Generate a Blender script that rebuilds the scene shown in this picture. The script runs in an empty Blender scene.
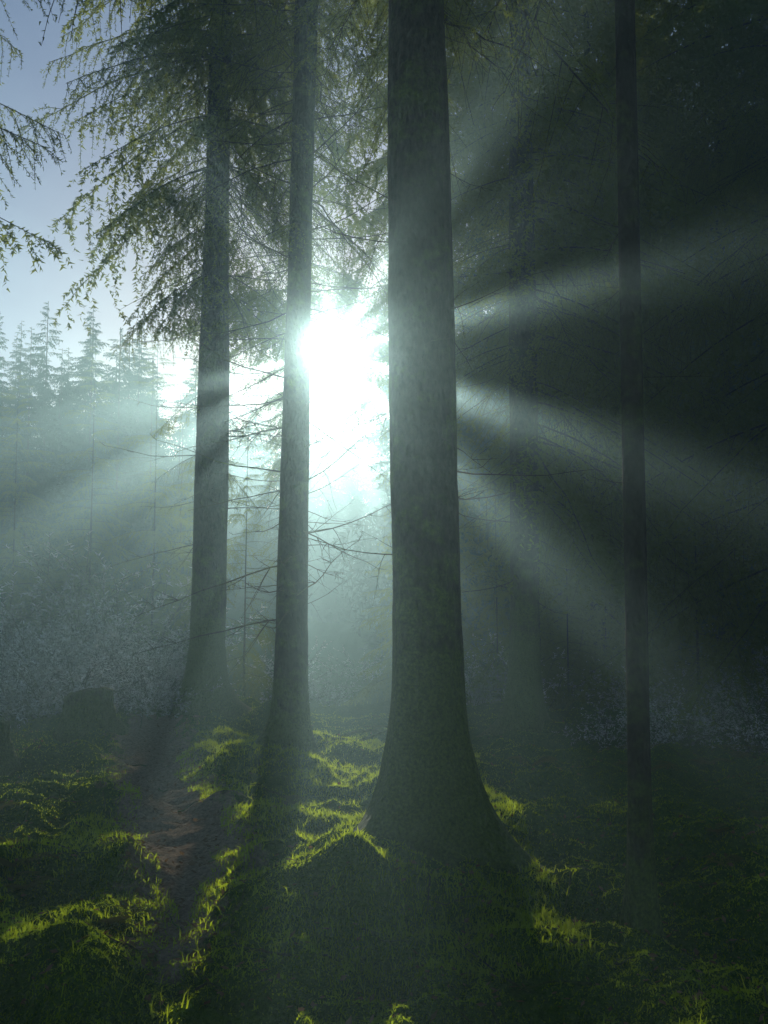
import bpy, math, random
import numpy as np
from mathutils import Vector, Matrix, Euler
random.seed(7)
R = np.random.RandomState(7)
scene = bpy.context.scene
col = scene.collection
EL = 14.2; AZ = -3.1
TAZ = -math.tan(math.radians(AZ)); TEL = math.tan(math.radians(EL))

# ---------------------------------------------------------------- noise
_lat = R.rand(256, 256)
def vnoise(x, y):
    x = np.asarray(x, float); y = np.asarray(y, float)
    xi = np.floor(x).astype(int); yi = np.floor(y).astype(int)
    fx = x-xi; fy = y-yi
    fx = fx*fx*(3-2*fx); fy = fy*fy*(3-2*fy)
    a = _lat[xi % 256, yi % 256]; b = _lat[(xi+1) % 256, yi % 256]
    c = _lat[xi % 256, (yi+1) % 256]; d = _lat[(xi+1) % 256, (yi+1) % 256]
    return (a*(1-fx)+b*fx)*(1-fy)+(c*(1-fx)+d*fx)*fy
def fbm(x, y, o=4):
    s = 0; a = 1; t = 0
    for i in range(o):
        s = s+a*vnoise(x*2**i+17.3*i, y*2**i+5.1*i); t += a; a *= .5
    return s/t

# ---------------------------------------------------------------- terrain
PATH = np.array([(-2.6, 14.5), (-2.75, 12), (-2.3, 10.2), (-1.9, 8.6), (-1.4, 7.2), (-1.2, 6.1), (-1.0, 5.2), (-.95, 4.4)])
def path_dist(x, y):
    d = np.full(np.shape(x), 1e9)
    for (ax, ay), (bx, by) in zip(PATH[:-1], PATH[1:]):
        vx, vy = bx-ax, by-ay
        t = np.clip(((x-ax)*vx+(y-ay)*vy)/(vx*vx+vy*vy), 0, 1)
        d = np.minimum(d, np.hypot(x-ax-t*vx, y-ay-t*vy))
    return d+.35*np.clip((6.2-y)/2.0, 0, 1)+.15*(vnoise(x*3+7, y*3)-.5)
MOUNDS = [(-.22, 5.0, .34, .26), (-1.45, 4.4, .4, .18), (-2.3, 5.6, .6, .20), (-.75, 7.0, .4, .14), (-.95, 9.3, .7, .16), (.3, 6.0, .8, .10),
          (1.25, 7.0, .55, .15), (2.0, 9.4, .8, .18), (-3.25, 11.1, .6, .16), (-2.3, 13.0, 1.0, .18), (1.7, 12.1, .9, .14), (1.17, 4.75, .3, .06),
          (-1.8, 6.0, .4, .13), (.1, 8.4, .45, .12), (-.5, 4.1, .4, .08), (2.4, 6.0, .6, .18), (-3.2, 8.1, .6, .0), (.7, 10.2, .6, .16), (-1.9,7.6,.3,.1), (3.2,8.2,.7,.16), (.75,4.6,.3,.1), (1.7,5.2,.35,.14), (-2.6,7.0,.4,.08), (-1.5,10.4,.5,.12),(-.6,6.1,.3,.1)]
def H(x, y):
    x = np.asarray(x, float); y = np.asarray(y, float)
    h = (fbm(x*.35+3, y*.35, 3)-.5)*.30
    m = (fbm(x*1.5+9, y*1.5+4, 4)-.42)
    pd = path_dist(x, y)
    pm = np.clip(1-pd/.6, 0, 1); pm = pm*pm*(3-2*pm)
    near = np.clip((70-np.hypot(x, y))/30, 0, 1)
    h = h+np.maximum(m, -.08)*.46*(1-.8*pm)*near
    h = h+(np.abs(fbm(x*3.1, y*3.1, 3)-.5)*-.30+.04+(fbm(x*7, y*7, 3)-.5)*.08)*(1-.5*pm)*near
    for mx, my, r, a in MOUNDS:
        h = h+a*np.exp(-((x-mx)**2+(y-my)**2)/(r*r))
    h = h-.06*pm
    f = np.clip((y-17)/30, 0, 1); f = f*f*(3-2*f)
    l = np.clip((-x-2)/18, 0, 1)
    h = h+f*(0.6+3.0*l)-.03
    return h

# ---------------------------------------------------------------- mesh helpers
def make_mesh(name, V, F, mats=(), midx=None, smooth=False):
    me = bpy.data.meshes.new(name)
    V = np.asarray(V, np.float32); F = np.asarray(F, np.int32)
    n = F.shape[1]
    me.vertices.add(len(V)); me.vertices.foreach_set('co', V.ravel())
    me.loops.add(F.size); me.loops.foreach_set('vertex_index', F.ravel())
    me.polygons.add(len(F))
    me.polygons.foreach_set('loop_start', np.arange(0, F.size, n, dtype=np.int32))
    me.polygons.foreach_set('loop_total', np.full(len(F), n, np.int32))
    for m in mats: me.materials.append(m)
    if midx is not None: me.polygons.foreach_set('material_index', np.asarray(midx, np.int32))
    if smooth: me.polygons.foreach_set('use_smooth', np.ones(len(F), bool))
    me.update(calc_edges=True)
    return me
def obj(name, me, loc=(0, 0, 0), rot=(0, 0, 0), sc=(1, 1, 1), parent=None):
    o = bpy.data.objects.new(name, me); col.objects.link(o)
    o.location = loc; o.rotation_euler = rot
    o.scale = sc if hasattr(sc, '__len__') else (sc, sc, sc)
    if parent: o.parent = parent
    return o
# needles removed along sun lines to shape the light shafts: (angle, half width, r0, r1, openness)
SECT = [(14, 6, .3, 4.5, .96), (-19, 7.5, .3, 4.5, .98), (-45, 7, .3, 4, .96), (197, 5.5, .4, 6.5, .98), (213, 6, .4, 7, .99),
        (125, 9, .4, 4, .85), (95, 12, .3, 3, .75), (58, 9, .3, 3, .8), (36, 7, .9, 5, .6)]
HOLES = [(-.73, -3.8, .6), (-1.0, -3.2, .5), (-.7, -2.8, .45), (0, -2.75, .45), (-1.4, -4.3, .35), (.15, -3.7, .4), (2.0, -3.5, .25)]  # extra round cuts that aim sun patches at chosen ground spots
GR = np.random.RandomState(99)
def in_gap(C):
    u = C[:, 0]+TAZ*C[:, 1]; w = C[:, 2]-1.6-TEL*C[:, 1]
    r = np.hypot(u, w); a = np.degrees(np.arctan2(w, u))
    a = a+4.5*(vnoise(C[:, 1]*.35+u*1.7+50, w*1.7+20)-.5)*2
    p = np.where(r < .26, .95, 0.)
    for (c, hw, r0, r1, op) in SECT:
        da = (a-c+180) % 360-180
        rr = np.clip((r-r0)/.25, 0, 1)*np.clip((r1-r)/1.0, 0, 1)
        p = np.maximum(p, op*np.exp(-(np.abs(da)/hw)**4)*rr)
    for (hu, hw2, hr) in HOLES: p = np.maximum(p, np.exp(-(np.hypot(u-hu, w-hw2)/hr)**4))
    return GR.rand(len(p)) < p
class TB:
    def __init__(s): s.V = []; s.F = []; s.M = []; s.n = 0
    def add(s, V, F, m):
        V = np.asarray(V).reshape(-1, 3); F = np.asarray(F).reshape(-1, 3)
        s.V.append(V); s.F.append(F+s.n); s.M.append(np.full(len(F), m)); s.n += len(V)
    def put(s, arr, loc, rot, sc):
        V, F, M = arr
        R3 = np.array(Euler(rot).to_matrix())
        s.V.append((V*sc)@R3.T+np.array(loc)); s.F.append(F+s.n); s.M.append(M); s.n += len(V)
    def tube(s, P, r0, r1, m=0, k=3):
        P = np.asarray(P); n = len(P)
        d = np.gradient(P, axis=0); d /= np.linalg.norm(d, axis=1, keepdims=True)+1e-9
        ref = np.array([0, 0, 1.]) if abs(d[0][2]) < .9 else np.array([1., 0, 0])
        u = np.cross(d, ref); u /= np.linalg.norm(u, axis=1, keepdims=True)+1e-9
        v = np.cross(d, u)
        r = np.linspace(r0, r1, n)[:, None, None]
        a = np.arange(k)*2*math.pi/k
        ring = P[:, None, :]+r*(np.cos(a)[None, :, None]*u[:, None, :]+np.sin(a)[None, :, None]*v[:, None, :])
        i = np.arange(n-1)[:, None]*k; j = np.arange(k)[None, :]; j2 = (j+1) % k
        A = i+j; B = i+j2; C = i+k+j2; D = i+k+j
        F = np.concatenate([np.stack([A, B, C], -1).reshape(-1, 3), np.stack([A, C, D], -1).reshape(-1, 3)])
        s.add(ring.reshape(-1, 3), F, m)
    def needles(s, P, per_m, ln, w, rs, m=1, flat=.5):
        P = np.asarray(P); seg = np.linalg.norm(np.diff(P, axis=0), axis=1); L = seg.sum()
        n = max(3, int(L*per_m)); t = np.sort(rs.rand(n))*L
        c = np.concatenate([[0], np.cumsum(seg)])
        pos = np.stack([np.interp(t, c, P[:, i]) for i in range(3)], 1)
        d = (P[-1]-P[0]); d = d/(np.linalg.norm(d)+1e-9)
        q = rs.normal(size=(n, 3)); q[:, 2] *= flat
        q -= (q@d)[:, None]*d; q /= np.linalg.norm(q, axis=1, keepdims=True)+1e-9
        tip = pos+(d*.55+q*.83)*ln*(.7+.5*rs.rand(n, 1))
        sd = np.cross(q, rs.normal(size=(n, 3))); sd /= np.linalg.norm(sd, axis=1, keepdims=True)+1e-9
        V = np.stack([pos-sd*w*.5, pos+sd*w*.5, tip], 1).reshape(-1, 3)
        s.add(V, np.arange(3*n).reshape(-1, 3), m)
    def mesh(s, name, mats, smooth=False, origin=None):
        V, F, M = s.arrays()
        if origin is not None:
            C = V[F].mean(1)+np.array(origin)
            keep = ~((M == 1) & in_gap(C)); F = F[keep]; M = M[keep]
        return make_mesh(name, V, F, mats, M, smooth)
    def arrays(s): return np.concatenate(s.V), np.concatenate(s.F), np.concatenate(s.M)

# ---------------------------------------------------------------- materials
def new_mat(name):
    m = bpy.data.materials.new(name); m.use_nodes = True
    nt = m.node_tree; nt.nodes.clear()
    return m, nt, nt.nodes, nt.links
def ramp(nodes, stops):
    r = nodes.new('ShaderNodeValToRGB'); e = r.color_ramp.elements
    while len(e) < len(stops): e.new(.5)
    for el, (p, c) in zip(e, stops): el.position = p; el.color = (*c, 1)
    return r
def noise_node(nodes, links, vec, scale, detail=5, rough=.6):
    n = nodes.new('ShaderNodeTexNoise'); n.inputs['Scale'].default_value = scale
    n.inputs['Detail'].default_value = detail; n.inputs['Roughness'].default_value = rough
    if vec is not None: links.new(vec, n.inputs['Vector'])
    return n
def leaf_mat(name, c0, c1, tr, trmix=.4, scale=3.0):
    m, nt, N, L = new_mat(name)
    geo = N.new('ShaderNodeNewGeometry'); n = noise_node(N, L, geo.outputs['Position'], scale, 2)
    r = ramp(N, [(.35, c0), (.65, c1)]); L.new(n.outputs['Fac'], r.inputs['Fac'])
    p = N.new('ShaderNodeBsdfDiffuse')
    L.new(r.outputs['Color'], p.inputs['Color'])
    t = N.new('ShaderNodeBsdfTranslucent'); t.inputs['Color'].default_value = (*tr, 1)
    mx = N.new('ShaderNodeMixShader'); mx.inputs['Fac'].default_value = trmix
    L.new(p.outputs[0], mx.inputs[1]); L.new(t.outputs[0], mx.inputs[2])
    o = N.new('ShaderNodeOutputMaterial'); L.new(mx.outputs[0], o.inputs['Surface'])
    return m
def bark_mat(name, dark, light, moss_amt=1.0, moss_h=1.2):
    m, nt, N, L = new_mat(name)
    tc = N.new('ShaderNodeTexCoord')
    mp = N.new('ShaderNodeMapping'); mp.inputs['Scale'].default_value = (1, 1, .45)
    L.new(tc.outputs['Object'], mp.inputs['Vector'])
    n1 = noise_node(N, L, mp.outputs['Vector'], 30, 8, .75)
    v = N.new('ShaderNodeTexVoronoi'); v.inputs['Scale'].default_value = 42; L.new(mp.outputs['Vector'], v.inputs['Vector'])
    r = ramp(N, [(.35, dark), (.66, light)]); L.new(n1.outputs['Fac'], r.inputs['Fac'])
    n2 = noise_node(N, L, tc.outputs['Object'], 3.5, 7, .7)
    sx = N.new('ShaderNodeSeparateXYZ'); L.new(tc.outputs['Object'], sx.inputs[0])
    mr = N.new('ShaderNodeMapRange'); mr.inputs['From Min'].default_value = 0; mr.inputs['From Max'].default_value = moss_h
    mr.inputs['To Min'].default_value = .42*moss_amt; mr.inputs['To Max'].default_value = -.04
    L.new(sx.outputs['Z'], mr.inputs['Value'])
    ad = N.new('ShaderNodeMath'); ad.operation = 'ADD'; L.new(n2.outputs['Fac'], ad.inputs[0]); L.new(mr.outputs[0], ad.inputs[1])
    mm = N.new('ShaderNodeMapRange'); mm.inputs['From Min'].default_value = .46; mm.inputs['From Max'].default_value = .66
    L.new(ad.outputs[0], mm.inputs['Value'])
    n3 = noise_node(N, L, tc.outputs['Object'], 60, 4, .7)
    rm = ramp(N, [(.3, (.02, .045, .006)), (.7, (.11, .17, .018))]); L.new(n3.outputs['Fac'], rm.inputs['Fac'])
    mx = N.new('ShaderNodeMix'); mx.data_type = 'RGBA'
    L.new(mm.outputs[0], mx.inputs['Factor']); L.new(r.outputs['Color'], mx.inputs['A']); L.new(rm.outputs['Color'], mx.inputs['B'])
    p = N.new('ShaderNodeBsdfPrincipled'); p.inputs['Roughness'].default_value = .85
    p.inputs['Specular IOR Level'].default_value = .2
    L.new(mx.outputs['Result'], p.inputs['Base Color'])
    am = N.new('ShaderNodeMath'); am.operation = 'ADD'; L.new(n1.outputs['Fac'], am.inputs[0]); L.new(v.outputs['Distance'], am.inputs[1])
    b = N.new('ShaderNodeBump'); b.inputs['Strength'].default_value = 1; b.inputs['Distance'].default_value = .04
    L.new(am.outputs[0], b.inputs['Height']); L.new(b.outputs[0], p.inputs['Normal'])
    o = N.new('ShaderNodeOutputMaterial'); L.new(p.outputs[0], o.inputs['Surface'])
    return m
M_bark = bark_mat('spruce_bark', (.004, .004, .003), (.06, .055, .042), 1.0, 1.8)
M_bark2 = bark_mat('spruce_bark_dark', (.004, .004, .003), (.03, .027, .022), .8, .8)
M_twig = bark_mat('twig_bark', (.02, .016, .012), (.06, .05, .035), .3, 1)
M_needle = leaf_mat('spruce_needles', (.022, .055, .014), (.06, .105, .022), (.30, .36, .035), .42)
M_needle_far = leaf_mat('distant_needles', (.025, .06, .035), (.045, .10, .05), (.06, .11, .05), .2, .6)
M_frost = leaf_mat('frosted_twigs', (.18, .19, .19), (.86, .89, .91), (.5, .52, .55), .15, 5)
M_grass = leaf_mat('grass_blades', (.035, .085, .010), (.08, .14, .018), (.52, .66, .02), .56, 2.5)
M_moss = leaf_mat('moss_fronds', (.03, .08, .006), (.085, .15, .012), (.48, .64, .02), .52, 1.5)
M_fern = leaf_mat('fern_fronds', (.05, .07, .015), (.10, .09, .03), (.28, .28, .05), .45, 5)
M_leaf = leaf_mat('dead_leaves', (.10, .06, .03), (.22, .15, .09), (.25, .14, .05), .3, 9)

def ground_mat():
    m, nt, N, L = new_mat('forest_floor')
    geo = N.new('ShaderNodeNewGeometry')
    n1 = noise_node(N, L, geo.outputs['Position'], 1.6, 6, .65)
    n2 = noise_node(N, L, geo.outputs['Position'], 38, 6, .75)
    n4 = noise_node(N, L, geo.outputs['Position'], 9, 5, .7)
    moss = ramp(N, [(.3, (.014, .040, .004)), (.5, (.048, .11, .008)), (.72, (.10, .17, .012))]); L.new(n2.outputs['Fac'], moss.inputs['Fac'])
    soil = ramp(N, [(.3, (.10, .072, .05)), (.5, (.28, .215, .155)), (.72, (.45, .37, .28))]); L.new(n2.outputs['Fac'], soil.inputs['Fac'])
    at = N.new('ShaderNodeAttribute'); at.attribute_name = 'path'
    ad = N.new('ShaderNodeMath'); ad.operation = 'MULTIPLY_ADD'; L.new(n4.outputs['Fac'], ad.inputs[0]); ad.inputs[1].default_value = .9
    L.new(at.outputs['Fac'], ad.inputs[2])
    ad2 = N.new('ShaderNodeMath'); ad2.operation = 'MULTIPLY_ADD'; L.new(n1.outputs['Fac'], ad2.inputs[0]); ad2.inputs[1].default_value = .6; L.new(ad.outputs[0], ad2.inputs[2])
    mr = N.new('ShaderNodeMapRange'); mr.inputs['From Min'].default_value = .98; mr.inputs['From Max'].default_value = 1.18
    L.new(ad2.outputs[0], mr.inputs['Value'])
    mx = N.new('ShaderNodeMix'); mx.data_type = 'RGBA'; L.new(mr.outputs[0], mx.inputs['Factor'])
    L.new(moss.outputs['Color'], mx.inputs['A']); L.new(soil.outputs['Color'], mx.inputs['B'])
    p = N.new('ShaderNodeBsdfDiffuse')
    L.new(mx.outputs['Result'], p.inputs['Color'])
    b = N.new('ShaderNodeBump'); b.inputs['Strength'].default_value = 1; b.inputs['Distance'].default_value = .04
    L.new(n2.outputs['Fac'], b.inputs['Height'])
    b2 = N.new('ShaderNodeBump'); b2.inputs['Strength'].default_value = .8; b2.inputs['Distance'].default_value = .12
    L.new(n4.outputs['Fac'], b2.inputs['Height']); L.new(b.outputs[0], b2.inputs['Normal']); L.new(b2.outputs[0], p.inputs['Normal'])
    o = N.new('ShaderNodeOutputMaterial'); L.new(p.outputs[0], o.inputs['Surface'])
    return m

# ---------------------------------------------------------------- ground
def axis(lo, a, b, hi, d):
    c = list(np.arange(a, b, d)); s = d; v = b
    while v < hi: c.append(v); s *= 1.09; v += s
    s = d; v = a-d; pre = []
    while v > lo: pre.append(v); s *= 1.09; v -= s
    return np.array(pre[::-1]+c)
gx = axis(-300, -4.2, 4.4, 300, .035); gy = axis(-60, 3.2, 12, 400, .035)
X, Y = np.meshgrid(gx, gy); Z = H(X, Y)
nx, ny = len(gx), len(gy)
i = np.arange(ny-1)[:, None]*nx+np.arange(nx-1)[None, :]
F = np.stack([i, i+1, i+nx+1, i+nx], -1).reshape(-1, 4)
me = make_mesh('ground', np.stack([X, Y, Z], -1).reshape(-1, 3), F, [ground_mat()], None, True)
at = me.attributes.new('path', 'FLOAT', 'POINT')
pd = path_dist(X, Y); at.data.foreach_set('value', np.clip(.86-pd*1.3, 0, .6).ravel().astype(np.float32))
obj('ground', me)

# ---------------------------------------------------------------- boughs
NP = {0: (75, .034, .012), 1: (45, .060, .026), 2: (26, .19, .085)}
def bough_tb(seed, L=2.2, lod=0, sparse=1.0):
    rs = np.random.RandomState(seed); tb = TB()
    per, nl, nw = NP[lod]
    s = np.linspace(0, L, 10)
    wob = np.cumsum(rs.normal(size=10)*.03)
    zz = -.20*s**2/L*1.4+.10*np.clip(s-L*.6, 0, 9)**2
    P = np.stack([s, wob, zz], 1)
    tb.tube(P, .013 if lod < 2 else .02, .003, 0, 3)
    step = {0: .06, 1: .075, 2: .15}[lod]/sparse
    u = .08*L; side = 1
    while u < L:
        side = -side
        f = u/L
        ln = (.16+.62*(1-f)**.8*min(1, .35+f*2.2))*(.6+.7*rs.rand())*L/2.2
        p0 = np.array([np.interp(u, s, P[:, k]) for k in range(3)])
        an = math.radians(52+rs.normal()*12)
        dx, dy = math.cos(an), math.sin(an)*side
        hang = .5+1.1*rs.rand()
        t = np.linspace(0, 1, 4)
        Q = p0+np.stack([dx*ln*t, dy*ln*t, -hang*ln*t**1.5], 1)
        if lod < 2:
            if lod == 0: tb.tube(Q, .004, .0015, 0)
            tb.needles(Q, per, nl, nw, rs)
            k = .07
            while k < ln*.95:
                q0 = p0+np.array([dx*k, dy*k, -hang*ln*(k/ln)**1.5])
                l2 = (.06+.18*rs.rand())*(1.1-k/ln)
                sg = 1 if rs.rand() < .5 else -1
                d2 = np.array([dx-dy*sg*.9, dy+dx*sg*.9, -.7-1.2*rs.rand()]); d2 /= np.linalg.norm(d2)
                tb.needles(np.stack([q0, q0+d2*l2]), per, nl, nw, rs)
                k += (.06 if lod == 0 else .075)/sparse
        else:
            tb.needles(Q, per, nl, nw, rs, flat=1.2)
        u += step*(.6+.8*rs.rand())
    tb.needles(P[(4 if lod < 2 else 2):], per, nl, nw, rs)
    return tb
BOUGH = [bough_tb(100+k, 2.2, 0).arrays() for k in range(5)]
DENSE = [bough_tb(140+k, 2.2, 1).arrays() for k in range(5)]
MIXB = BOUGH[:3]+DENSE[:3]
BOUGH_S = [bough_tb(120+k, 1.6, 0, sparse=.7).arrays() for k in range(3)]
FAR = [bough_tb(160+k, 2.2, 2).arrays() for k in range(5)]
def dead_tb(seed, L=1.4):
    rs = np.random.RandomState(seed); tb = TB()
    def grow(p, d, l, r, depth):
        n = 7; pts = [p]; dd = d.copy()
        for k in range(n):
            dd = dd+rs.normal(size=3)*.09+np.array([0, 0, .015]); dd /= np.linalg.norm(dd)
            pts.append(pts[-1]+dd*l/n)
        tb.tube(pts, r, r*.25, 0, 3)
        if depth < 2:
            for k in range(int((9 if depth == 0 else 4)*(.6+.7*rs.rand()))):
                j = rs.randint(1, n+1); q = rs.normal(size=3)*np.array([1, 1, .8]); q -= d*(q@d); q /= np.linalg.norm(q)
                e = d*.7+q*.8; e /= np.linalg.norm(e)
                grow(pts[j], e, l*(.15+.35*rs.rand())*(1.15-j/n), r*.45, depth+1)
    grow(np.zeros(3), np.array([1., 0, -.12]), L, .009, 0)
    return tb
DEAD = [dead_tb(200+k).arrays() for k in range(6)]

# ---------------------------------------------------------------- trunks
def trunk_mesh(name, h, r_of_z, flare, lobes, seed, lean=(0, 0), mat=M_bark, seg=72, curve=.0):
    rs = np.random.RandomState(seed)
    zs = np.concatenate([np.linspace(-.35, 1.5, 60), np.linspace(1.56, h, 110)])
    th = np.arange(seg)*2*math.pi/seg
    T, Zz = np.meshgrid(th, zs)
    ph = rs.rand(6)*6.28
    lob = np.zeros_like(T)
    for (ang, w, a) in lobes:
        dlt = (T-ang+math.pi) % (2*math.pi)-math.pi
        lob += a*np.exp(-(dlt/w)**2)
    fl = flare*np.exp(-np.clip(Zz, -.2, 99)/.34)
    r = r_of_z(Zz)+fl*(.75+.25*np.sin(3*T+ph[0])+.12*np.sin(7*T+ph[4]))+flare*1.2*lob*np.exp(-np.clip(Zz, -.2, 99)/.13)
    ridg = vnoise(T/(2*math.pi)*seg*.33, Zz*2.2+seed)+.5*vnoise(T/(2*math.pi)*seg*.5, Zz*6+9)
    r = r*(1+.065*(ridg-.75))+.014*np.sin(2*T+Zz*.9+ph[1])*(r/.2)
    cx = lean[0]*Zz/h+curve*np.sin(Zz*.55+ph[2]); cy = lean[1]*Zz/h+curve*np.sin(Zz*.5+ph[3])
    V = np.stack([cx+r*np.cos(T), cy+r*np.sin(T), Zz], -1).reshape(-1, 3)
    n = len(zs); a = np.arange(n-1)[:, None]*seg; j = np.arange(seg)[None, :]; j2 = (j+1) % seg
    F = np.stack([a+j, a+j2, a+seg+j2, a+seg+j], -1).reshape(-1, 4)
    return make_mesh(name, V, F, [mat], None, True)
class Tree:
    def __init__(s, x, y, h, rfun, flare, lobes, seed, lean=(0, 0), mat=M_bark, curve=.01, name='spruce_tree', seg=72):
        s.e = bpy.data.objects.new(name, None); col.objects.link(s.e); s.e.location = (x, y, float(H(x, y))-.02)
        obj('trunk', trunk_mesh('trunk', h, rfun, flare, lobes, seed, lean, mat, curve=curve, seg=seg), parent=s.e)
        s.lean = lean[0]/h; s.tb = TB(); s.rs = np.random.RandomState(seed+500)
    def boughs(s, z0, z1, n, arrs, az=None, spread=math.pi, sc=(.8, 1.2), pitch=(-.2, .15)):
        rs = s.rs
        for k in range(n):
            z = z0+(z1-z0)*(k+rs.rand())/n
            a = rs.rand()*2*math.pi if az is None else az+(rs.rand()*2-1)*spread
            q = sc[0]+(sc[1]-sc[0])*rs.rand()
            s.tb.put(arrs[rs.randint(len(arrs))], (s.lean*z, 0, z), (rs.normal()*.15, -(pitch[0]+(pitch[1]-pitch[0])*rs.rand()), a), q)
        return s
    def whorls(s, z0, z1, gap, per, arrs, sc=(.8, 1.2), pitch=-.2, az=None, spread=math.pi, jit=.08):
        rs = s.rs; z = z0
        while z < z1:
            a0 = rs.rand()*6.283; pt = pitch+rs.normal()*.05
            for k in range(per):
                a = a0+k*6.283/per+rs.normal()*.15 if az is None else az+spread*(2*(k+.5)/per-1)+rs.normal()*.12
                q = sc[0]+(sc[1]-sc[0])*rs.rand()
                s.tb.put(arrs[rs.randint(len(arrs))], (s.lean*z, 0, z+rs.normal()*jit), (rs.normal()*.12, -(pt+rs.normal()*.05), a), q)
            z += gap*(.8+.4*rs.rand())
        return s
    def done(s):
        obj('branches', s.tb.mesh('branches', [M_twig, M_needle], origin=s.e.location), parent=s.e)
W = math.pi
# left spruce
t = Tree(-2.30, 13.05, 17, lambda z: .235-.010*z, .20, [(-.3, .4, .8), (3.4, .4, .6), (-1.6, .5, .4)], 1, (.15, 0))
t.whorls(5.7, 7.2, .6, 8, MIXB, sc=(.5, .9), pitch=-.4)
t.whorls(7.2, 11, .6, 13, MIXB, sc=(.8, 1.3), pitch=-.35)
t.whorls(11, 16.5, 1.0, 7, DENSE, sc=(.5, 1.0), pitch=-.1)
t.boughs(1.5, 6, 24, DEAD, sc=(.6, 1.2), pitch=(-.4, .1))
t.boughs(3.0, 5.2, 10, MIXB, sc=(.3, .5), pitch=(-.5, -.2)); t.done()
# slim dark spruce
t = Tree(-.89, 9.63, 14, lambda z: .146-.005*z, .10, [(3.6, .4, 1.2), (-.5, .35, .5)], 2, (.18, 0), M_bark2)
t.boughs(1.2, 9, 130, DEAD, sc=(.4, 1.15), pitch=(-.3, .25))
t.boughs(5.0, 7.5, 18, BOUGH_S, sc=(.5, .95), pitch=(-.5, -.1))
t.whorls(7.2, 13.5, 1.0, 6, BOUGH, sc=(.5, .9), pitch=-.2); t.done()
# big trunk
t = Tree(.27, 6.0, 18, lambda z: .222-.0105*np.clip(z, 0, 5)-.006*np.clip(z-5, 0, 99), .34, [(-.1, .6, .12), (3.5, .4, .2), (-2.2, .4, .25), (1.2, .5, .3)], 3, (-.22, 0), M_bark, .006, seg=120)
t.boughs(1.7, 6, 20, DEAD, sc=(.35, .8), pitch=(-.35, .15))
t.boughs(5.0, 5.9, 7, BOUGH_S, sc=(.4, .7), pitch=(-.3, 0), az=1.2, spread=1.4)
t.whorls(6.0, 16, .9, 7, MIXB, sc=(.6, 1.2), pitch=-.2); t.done()
# right mid spruce
t = Tree(1.68, 12.1, 17, lambda z: .195-.007*z, .17, [(0, .4, .6), (3.3, .4, .7)], 4, (.1, 0))
t.whorls(2.9, 8, .6, 9, MIXB, az=0, spread=1.4, sc=(.8, 1.35), pitch=-.3)
t.whorls(4.6, 11, .7, 6, MIXB, az=W, spread=1.3, sc=(.4, .8), pitch=-.3)
t.whorls(8, 16, .9, 6, DENSE, sc=(.6, 1.2), pitch=-.2)
t.boughs(1.5, 6, 30, DEAD, sc=(.6, 1.2), pitch=(-.4, .1)); t.done()
# slim near tree
t = Tree(1.175, 4.75, 10, lambda z: .053-.0014*z, .046, [(2.5, .5, .5), (-.6, .4, .5)], 5, (.1, .1), M_bark2, .008)
t.boughs(1.5, 5.5, 12, DEAD, sc=(.2, .5), pitch=(-.3, .2))
t.boughs(4.9, 9.5, 28, BOUGH_S, sc=(.5, .9), pitch=(-.4, .1)); t.done()
# far right and right-hand foliage trees
t = Tree(6.2, 18, 17, lambda z: .15-.006*z, .1, [], 6, (.1, 0), M_bark2)
t.whorls(3, 16, .8, 8, DENSE, sc=(.8, 1.3), pitch=-.2); t.done()
t = Tree(5.0, 11.5, 15, lambda z: .13-.008*z, .1, [], 7, (0, 0), M_bark2)
t.whorls(2.0, 14.5, .6, 9, MIXB, sc=(.8, 1.4), pitch=-.25); t.done()
t = Tree(3.3, 15.5, 16, lambda z: .12-.007*z, .1, [], 8, (0, 0), M_bark2)
t.whorls(1.0, 15.5, .55, 9, DENSE, sc=(.8, 1.35), pitch=-.25); t.done()
# spruce beyond the left edge whose limb tips enter the frame
t = Tree(-5.3, 9.0, 13, lambda z: .17-.009*z, .1, [], 9, (0, 0), M_bark2)
t.boughs(5.2, 12.5, 55, MIXB, sc=(.75, 1.1), pitch=(-.4, .1)); t.done()
# spruces added behind the slim trunk and the big trunk, dense to block sun
t = Tree(-1.78, 19.0, 15, lambda z: .15-.008*z, .1, [], 10, (0, 0), M_bark2)
t.whorls(7.0, 8.4, .55, 10, DENSE, sc=(.8, 1.2), pitch=-.2); t.whorls(8.8, 14.5, 1.1, 7, MIXB, sc=(.6, 1.1), pitch=-.2)
t.whorls(2.5, 6.8, .4, 6, DENSE, sc=(.25, .45), pitch=-.3, az=W, spread=1.6); t.done()
t = Tree(.85, 17.5, 17, lambda z: .14-.008*z, .1, [], 12, (0, 0), M_bark2)
t.whorls(6.2, 16.5, .55, 10, DENSE, sc=(.8, 1.1), pitch=-.2); t.whorls(1.2, 6.2, .42, 8, DENSE, sc=(.35, .55), pitch=-.3); t.done()
# young spruces, several added out of sight behind trunks to shade the ground
def young(x, y, h, rad, n, nm, sd):
    t = Tree(x, y, h, lambda z: np.clip(.018*h/4.3*(1-z/h), .004, 1), .01, [], sd, (0, 0), M_bark2, name=nm, seg=10)
    for k in range(n):
        f = (k+t.rs.rand())/n; q = (rad*(1-f)**.8*(.7+.45*t.rs.rand())+.12)/2.1
        t.tb.put(DENSE[t.rs.randint(5)], (0, 0, .25+(h-.3)*f), (t.rs.normal()*.15, .2-.6*f, t.rs.rand()*6.283), q)
    t.done()
for n_, (x, y, s) in enumerate([(-2.14, 15.5, .95), (2.6, 14.2, .8), (4.3, 13.8, 1.2), (.12, 15.3, .68), (.32, 14.6, .72), (1.0, 14.8, .85), (1.7, 15.2, .95), (2.3, 14.8, .9)]):
    young(x, y, 4.3*s, .9*s, 46, 'young_spruce', 40+n_)
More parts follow.
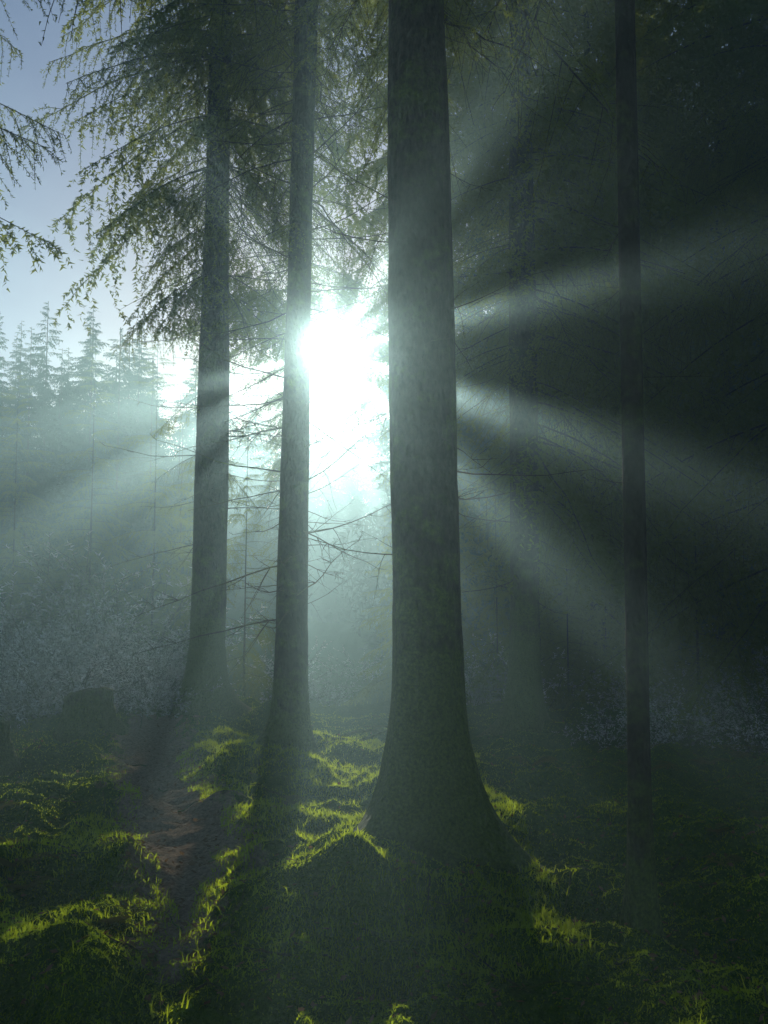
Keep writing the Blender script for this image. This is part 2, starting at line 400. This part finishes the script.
for n_, (x, y, h, rad) in enumerate([(-3.85, 21.5, 7.3, 1.35), (-5.3, 23, 7.9, 1.5), (-7.2, 24.5, 8.0, 1.6), (-8.9, 24, 7.0, 1.6)]):
    young(x, y, h, rad, 95, 'spruce_tree', 60+n_)

# ---------------------------------------------------------------- distant forest (one merged mesh)
rs = np.random.RandomState(11)
def conifer(seed, h=14, r=2.4, zlow=1.0, nb=150):
    rs = np.random.RandomState(seed); tb = TB()
    tb.tube(np.array([[0, 0, -.4], [0, 0, h*.5], [0, 0, h]]), .010*h*.5+.02, .01, 0, 6)
    for k in range(nb):
        f = (k+rs.rand())/nb; f = f**.92; z = zlow+(h-zlow)*f
        s = (r*(1-f)**.85*(.6+.6*rs.rand())+.15)/2.2
        tb.put(FAR[rs.randint(5)], (0, 0, z), (rs.normal()*.2, .25-.55*f+rs.normal()*.08, rs.rand()*6.283), np.array([s, s, s*1.2]))
    return tb.arrays()
CON = [conifer(1, 14, 2.8, .8, 135), conifer(2, 16, 2.4, 1.5, 140), conifer(3, 10, 2.4, .5, 115)]
CH = [14, 16, 10]
items = []
for k in range(34):
    y = 27+rs.rand()*28; x = -y*(.23+rs.rand()*.27)
    v = rs.randint(3)
    top = math.tan(math.radians(12.5+rs.rand()*3.5))*y
    items.append((x, y, v, max(.5, (top+1.6-float(H(x, y)))/CH[v])))
for (x, y, k, hgt) in [(-10.3, 30, 0, 10.6), (-10.1, 34, 0, 11.0), (-8.9, 38, 0, 11.0), (-11.4, 42, 2, 10.7), (-8.4, 44, 2, 11.6), (-12.5, 38, 2, 9.9),
                       (-6.4, 31, 2, 7.6), (-7.2, 36, 2, 8.6), (-5.7, 28, 2, 6.4), (-7.6, 33, 0, 8.6)]:
    items.append((x, y, k, (hgt-float(H(x, y))+.4)/CH[k]))
for k in range(36):
    y = 19+rs.rand()*26; x = y*(.15+rs.rand()*.42)
    items.append((x, y, rs.randint(2), 1.0+.35*rs.rand()))
for k in range(10):
    y = 24+rs.rand()*14; x = y*(.04+rs.rand()*.12)
    items.append((x, y, rs.randint(2), .8+.3*rs.rand()))
for k in range(18):
    y = 58+rs.rand()*6; x = y*(-.2+.24*(k+rs.rand())/18); items.append((x, y, 0, (math.tan(math.radians(9.6+3.4*rs.rand()))*y+1.0)/14))
for k in range(14):
    y = 42+rs.rand()*8; x = y*(-.15+.17*(k+rs.rand())/14); items.append((x, y, 2, (math.tan(math.radians(6.5+2.8*rs.rand()))*y+1.0)/10))
tb = TB()
for (x, y, k, s) in items:
    tb.put(CON[k], (x, y, float(H(x, y))), (0, 0, rs.rand()*6.28), np.array([s, s, s*(.95+.1*rs.rand())]))
obj('distant_forest', tb.mesh('distant_forest', [M_twig, M_needle_far], origin=(0, 0, 0)))

# ---------------------------------------------------------------- frosted bushes
def bush(seed, h=1.0, n=14):
    rs = np.random.RandomState(seed); tb = TB()
    for k in range(n):
        a = rs.rand()*6.283; d = np.array([math.cos(a)*.9*rs.rand(), math.sin(a)*.9*rs.rand(), 1.]); d /= np.linalg.norm(d)
        p = np.array([math.cos(a)*.12, math.sin(a)*.12, -.05]); L = h*(.5+.7*rs.rand())
        pts = [p]; dd = d
        for j in range(7):
            dd = dd+rs.normal(size=3)*.14+np.array([d[0], d[1], -.35])*.12; dd /= np.linalg.norm(dd); pts.append(pts[-1]+dd*L/7)
        tb.tube(pts, .010, .003, 0)
        for j in range(2, 8):
            for q in range(2):
                e = dd*.4+rs.normal(size=3)*.6+np.array([0, 0, .25]); e /= np.linalg.norm(e)
                Q = pts[j]+np.linspace(0, 1, 4)[:, None]*e*L*(.14+.24*rs.rand())+np.cumsum(rs.normal(size=(4, 3))*.012, 0)
                tb.tube(Q, .004, .002, 0)
                tb.needles(Q[1:], 34, .06, .020, rs, 1, 1)
    return tb.mesh('frosted_bush_%d' % seed, [M_twig, M_frost])
BUSH = [bush(31), bush(32, 1.3, 16), bush(33, .7, 16)]
ub = bpy.data.objects.new('frosted_undergrowth', None); col.objects.link(ub)
def mass_bush(x, y, s):
    obj('shrub', BUSH[rs.randint(3)], (x, y, float(H(x, y))-.03), (0, 0, rs.rand()*6.28), (s*1.3, s*1.3, s), ub)
for k in range(90):
    y = 12.6+rs.rand()*8; x = y*(-.46+.26*rs.rand()); mass_bush(x, y, .4+.5*rs.rand())
for k in range(22):
    y = 17+rs.rand()*5; x = y*(-.50+.28*rs.rand()); mass_bush(x, y, .9+.9*rs.rand())
for k in range(60):
    y = 14+rs.rand()*8; x = y*(-.12+.56*rs.rand()); mass_bush(x, y, .35+.3*rs.rand())
for k in range(18):
    y = 10.5+rs.rand()*4; x = y*(.22+.22*rs.rand()); mass_bush(x, y, .3+.3*rs.rand())

# ---------------------------------------------------------------- grass / moss
def blades(n, ylo, yhi, lmin, lmax, w, seed, maskf, bend=.5, pw=1.6, xr=None):
    rs = np.random.RandomState(seed)
    y = ylo+(yhi-ylo)*rs.rand(n)**pw; x = y*(rs.rand(n)*1.0-.5)*1.0
    if xr: x = xr[0]+(xr[1]-xr[0])*rs.rand(n)
    keep = maskf(x, y, rs); x = x[keep]; y = y[keep]; n = len(x)
    z = H(x, y)-.004
    a = rs.rand(n)*6.283; l = lmin+(lmax-lmin)*rs.rand(n)**2.5
    tilt = rs.rand(n)*bend+.1; ta = rs.rand(n)*6.283
    b = np.stack([x, y, z], 1); sd = np.stack([np.cos(a), np.sin(a), 0*a], 1)*w*(.6+.8*rs.rand(n, 1))*.5
    d1 = np.stack([np.cos(ta)*tilt*.5, np.sin(ta)*tilt*.5, np.ones(n)], 1)*(l*.55)[:, None]
    d2 = np.stack([np.cos(ta)*tilt*1.6, np.sin(ta)*tilt*1.6, np.full(n, .5)], 1)*(l*.5)[:, None]
    V = np.stack([b-sd, b+sd, b+d1+sd*.7, b+d1-sd*.7, b+d1+d2], 1).reshape(-1, 3)
    o = np.arange(n)[:, None]*5
    F = np.concatenate([o+[0, 1, 2], o+[0, 2, 3], o+[3, 2, 4]])
    return V, F
def m_moss(x, y, rs): return (path_dist(x, y) > .2+.25*rs.rand(len(x))) & (fbm(x*1.5+9, y*1.5+4, 4)+.12*rs.rand(len(x)) > .36)
def m_grass(x, y, rs): return (fbm(x*1.1+40, y*1.1+2, 3)+.2*(rs.rand(len(x))-.5) > .64) & (path_dist(x, y) > .3)
def m_mid(x, y, rs): return (fbm(x*2+4, y*2+22, 3)+.25*(rs.rand(len(x))-.5) > .44) & (path_dist(x, y) > .22)
V, F = blades(300000, 3.4, 14, .006, .026, .007, 51, m_moss, 1.2)
obj('moss', make_mesh('moss', V, F, [M_moss]))
V1, F1 = blades(30000, 3.5, 16, .02, .10, .005, 52, m_grass, 1.3, 1.2)
V2, F2 = blades(120000, 4.3, 11.5, .015, .075, .007, 53, m_mid, .9, 1.0, (-2.1, .9))
obj('grass', make_mesh('grass', np.concatenate([V1, V2]), np.concatenate([F1, F2+len(V1)]), [M_grass]))

# ferns
def fern(seed, n=7, L=.4):
    rs = np.random.RandomState(seed); tb = TB()
    for k in range(n):
        a = rs.rand()*6.283; t = np.linspace(0, 1, 14); l = L*(.7+.5*rs.rand())
        P = np.stack([np.cos(a)*t*l*.8, np.sin(a)*t*l*.8, l*(.9*t-.75*t**2)], 1)
        tb.tube(P, .003, .001, 0)
        sdv = np.array([-math.sin(a), math.cos(a), 0])
        for j in range(2, 14):
            for sg in (-1, 1):
                ll = l*.26*math.sin(math.pi*(j/14)**.7)+.01
                tip = P[j]+sg*sdv*ll+np.array([math.cos(a), math.sin(a), -.35])*ll*.35
                w = np.array([math.cos(a), math.sin(a), 0])*.011
                mid = (P[j]+tip)/2
                tb.add([P[j], mid-w, tip, mid+w], [[0, 1, 2], [0, 2, 3]], 0)
    return tb.mesh('fern_%d' % seed, [M_fern])
FE = [fern(61), fern(62, 9, .32), fern(63, 6, .5)]
for (x, y, s) in [(-1.25, 4.75, .55), (-1.5, 4.55, .5), (-2.0, 5.6, .8), (-2.2, 5.9, .7), (-1.85, 5.3, .6), (-.62, 7.6, .7), (-.45, 7.9, .7), (1.7, 7.9, .6), (2.2, 8.6, .8), (2.6, 7.0, .7), (1.3, 9.0, .7), (2.0, 6.2, .5), (1.8, 5.4, .45), (-2.7, 7.2, .7), (-2.4, 6.6, .6), (3.0, 9.5, .9), (3.6, 10.2, 1.0), (2.7, 10.6, .9), (3.3, 8.4, .8), (4.0, 11.2, 1.0)]:
    obj('fern', FE[rs.randint(3)], (x, y, float(H(x, y))-.01), (0, 0, rs.rand()*6), s)

# litter
rs2 = np.random.RandomState(71); n = 9000
y = 3.5+9*rs2.rand(n)**1.3; x = y*(rs2.rand(n)*.95-.475); k = (path_dist(x, y) < .45) | (rs2.rand(n) < .3); x = x[k]; y = y[k]; n = len(x)
c = np.stack([x, y, H(x, y)+.008+.012*rs2.rand(n)], 1); a = rs2.rand(n)*6.283; l = (.008+.018*rs2.rand(n))[:, None]
u = np.stack([np.cos(a), np.sin(a), rs2.normal(size=n)*.35], 1)*l; v = np.stack([-np.sin(a), np.cos(a), rs2.normal(size=n)*.35], 1)*l*.55
V = np.stack([c-u, c-v, c+u, c+v], 1).reshape(-1, 3)
obj('fallen_leaves', make_mesh('fallen_leaves', V, np.arange(4*n).reshape(-1, 4), [M_leaf]))
tb = TB()
for k in range(200):
    y0 = 3.8+10*rs2.rand(); x0 = y0*(rs2.rand()*.9-.45); a = rs2.rand()*6.283; l = .1+.5*rs2.rand()**2
    t = np.linspace(0, 1, 6); px = x0+np.cos(a)*l*t; py = y0+np.sin(a)*l*t+np.cumsum(rs2.normal(size=6)*.01)
    tb.tube(np.stack([px, py, H(px, py)+.012], 1), .006, .002, 0, 4)
obj('twigs_litter', tb.mesh('twigs_litter', [M_twig]))
for (x, y, a, l, r) in [(-.5, 11.0, .1, 1.3, .03), (.3, 11.8, 2.9, 1.1, .025), (-.1, 10.4, -.25, .9, .02), (-4, 14.5, .4, 1.6, .06)]:
    tb = TB(); t = np.linspace(-.5, .5, 10)
    px = x+np.cos(a)*l*t; py = y+np.sin(a)*l*t
    tb.tube(np.stack([px, py, np.linspace(float(H(px[0], py[0])), float(H(px[-1], py[-1]))+.2, 10)+.03*np.sin(t*9)], 1), r, r*.4, 0, 8)
    obj('fallen_branch', tb.mesh('fallen_branch', [M_bark], True))
def stump(x, y, r, h, seed):
    rr = np.random.RandomState(seed); seg = 48; zs = np.concatenate([np.linspace(-.2, h, 14), [h+.012, h+.005]])
    V = []
    for iz, z in enumerate(zs):
        for j in range(seg):
            th = j*6.2832/seg
            rad = r*(1+.7*math.exp(-max(z, 0)/.12)*(.7+.4*math.sin(3*th+seed)))+r*.08*math.sin(7*th+2*z)+.008*rr.randn()
            zz = z+max(0, z/h)*(.04*math.cos(th+.5)+.02*math.sin(3*th))
            if iz >= 13: zz += .012*rr.randn()
            if iz == 14: rad *= .85
            if iz == 15: rad = 0.001
            V.append((rad*math.cos(th), rad*math.sin(th), zz))
    n = len(zs); F = [(a*seg+j, a*seg+(j+1) % seg, (a+1)*seg+(j+1) % seg, (a+1)*seg+j) for a in range(n-1) for j in range(seg)]
    obj('tree_stump', make_mesh('tree_stump', V, F, [M_bark2], None, True), (x, y, float(H(x, y))-.05))
stump(-3.25, 11.1, .24, .38, 1); stump(-3.7, 9.4, .2, .34, 2)

# ---------------------------------------------------------------- mist
bpy.ops.mesh.primitive_cube_add(size=1, location=(0, 28, 2.4))
mist = bpy.context.object; mist.name = 'mist'; mist.scale = (110, 76, 9.8)
mm, nt, N, L = new_mat('mist')
TINT = (.42, .80, .92, 1)
def vs(colr, dens, g):
    n = N.new('ShaderNodeVolumeScatter'); n.inputs['Color'].default_value = colr
    n.inputs['Density'].default_value = dens; n.inputs['Anisotropy'].default_value = g; return n
v1 = vs(TINT, .0100, .62)
v3 = N.new('ShaderNodeVolumeAbsorption'); v3.inputs['Color'].default_value = TINT; v3.inputs['Density'].default_value = .008
v2 = vs((1, .97, .86, 1), .0010, .86)
v4 = vs((1, .92, .72, 1), .0012, .96)
def addsh(a, b):
    n = N.new('ShaderNodeAddShader'); L.new(a.outputs[0], n.inputs[0]); L.new(b.outputs[0], n.inputs[1]); return n
sumv = addsh(addsh(v1, v2), addsh(v3, v4))
o = N.new('ShaderNodeOutputMaterial'); L.new(sumv.outputs[0], o.inputs['Volume'])
mist.data.materials.append(mm)

# ---------------------------------------------------------------- light
d = Vector((math.sin(math.radians(AZ))*math.cos(math.radians(EL)), math.cos(math.radians(AZ))*math.cos(math.radians(EL)), math.sin(math.radians(EL))))
sl = bpy.data.lights.new('sun', 'SUN'); sl.energy = 5; sl.angle = math.radians(.5); sl.color = (1, .93, .80)
so = bpy.data.objects.new('sun', sl); col.objects.link(so); so.rotation_euler = d.to_track_quat('Z', 'Y').to_euler()
w = bpy.data.worlds.new('World'); scene.world = w; w.use_nodes = True
nt = w.node_tree; bg = nt.nodes['Background']
sk = nt.nodes.new('ShaderNodeTexSky'); sk.sky_type = 'NISHITA'; sk.sun_disc = False
sk.sun_elevation = math.radians(EL); sk.sun_rotation = math.radians(AZ); sk.dust_density = .35; sk.ozone_density = 2.0
nt.links.new(sk.outputs[0], bg.inputs['Color']); bg.inputs['Strength'].default_value = .095

# ---------------------------------------------------------------- camera
cam = bpy.data.cameras.new('camera'); co = bpy.data.objects.new('camera', cam); col.objects.link(co)
cam.sensor_fit = 'VERTICAL'; cam.sensor_height = 36; cam.lens = 36*1000/1024; cam.clip_end = 2000
co.location = (0, 0, 1.6); co.rotation_euler = (math.radians(90+5.03), 0, 0)
scene.camera = co
scene.view_settings.view_transform = 'Standard'; scene.view_settings.look = 'None'
scene.view_settings.exposure = 0
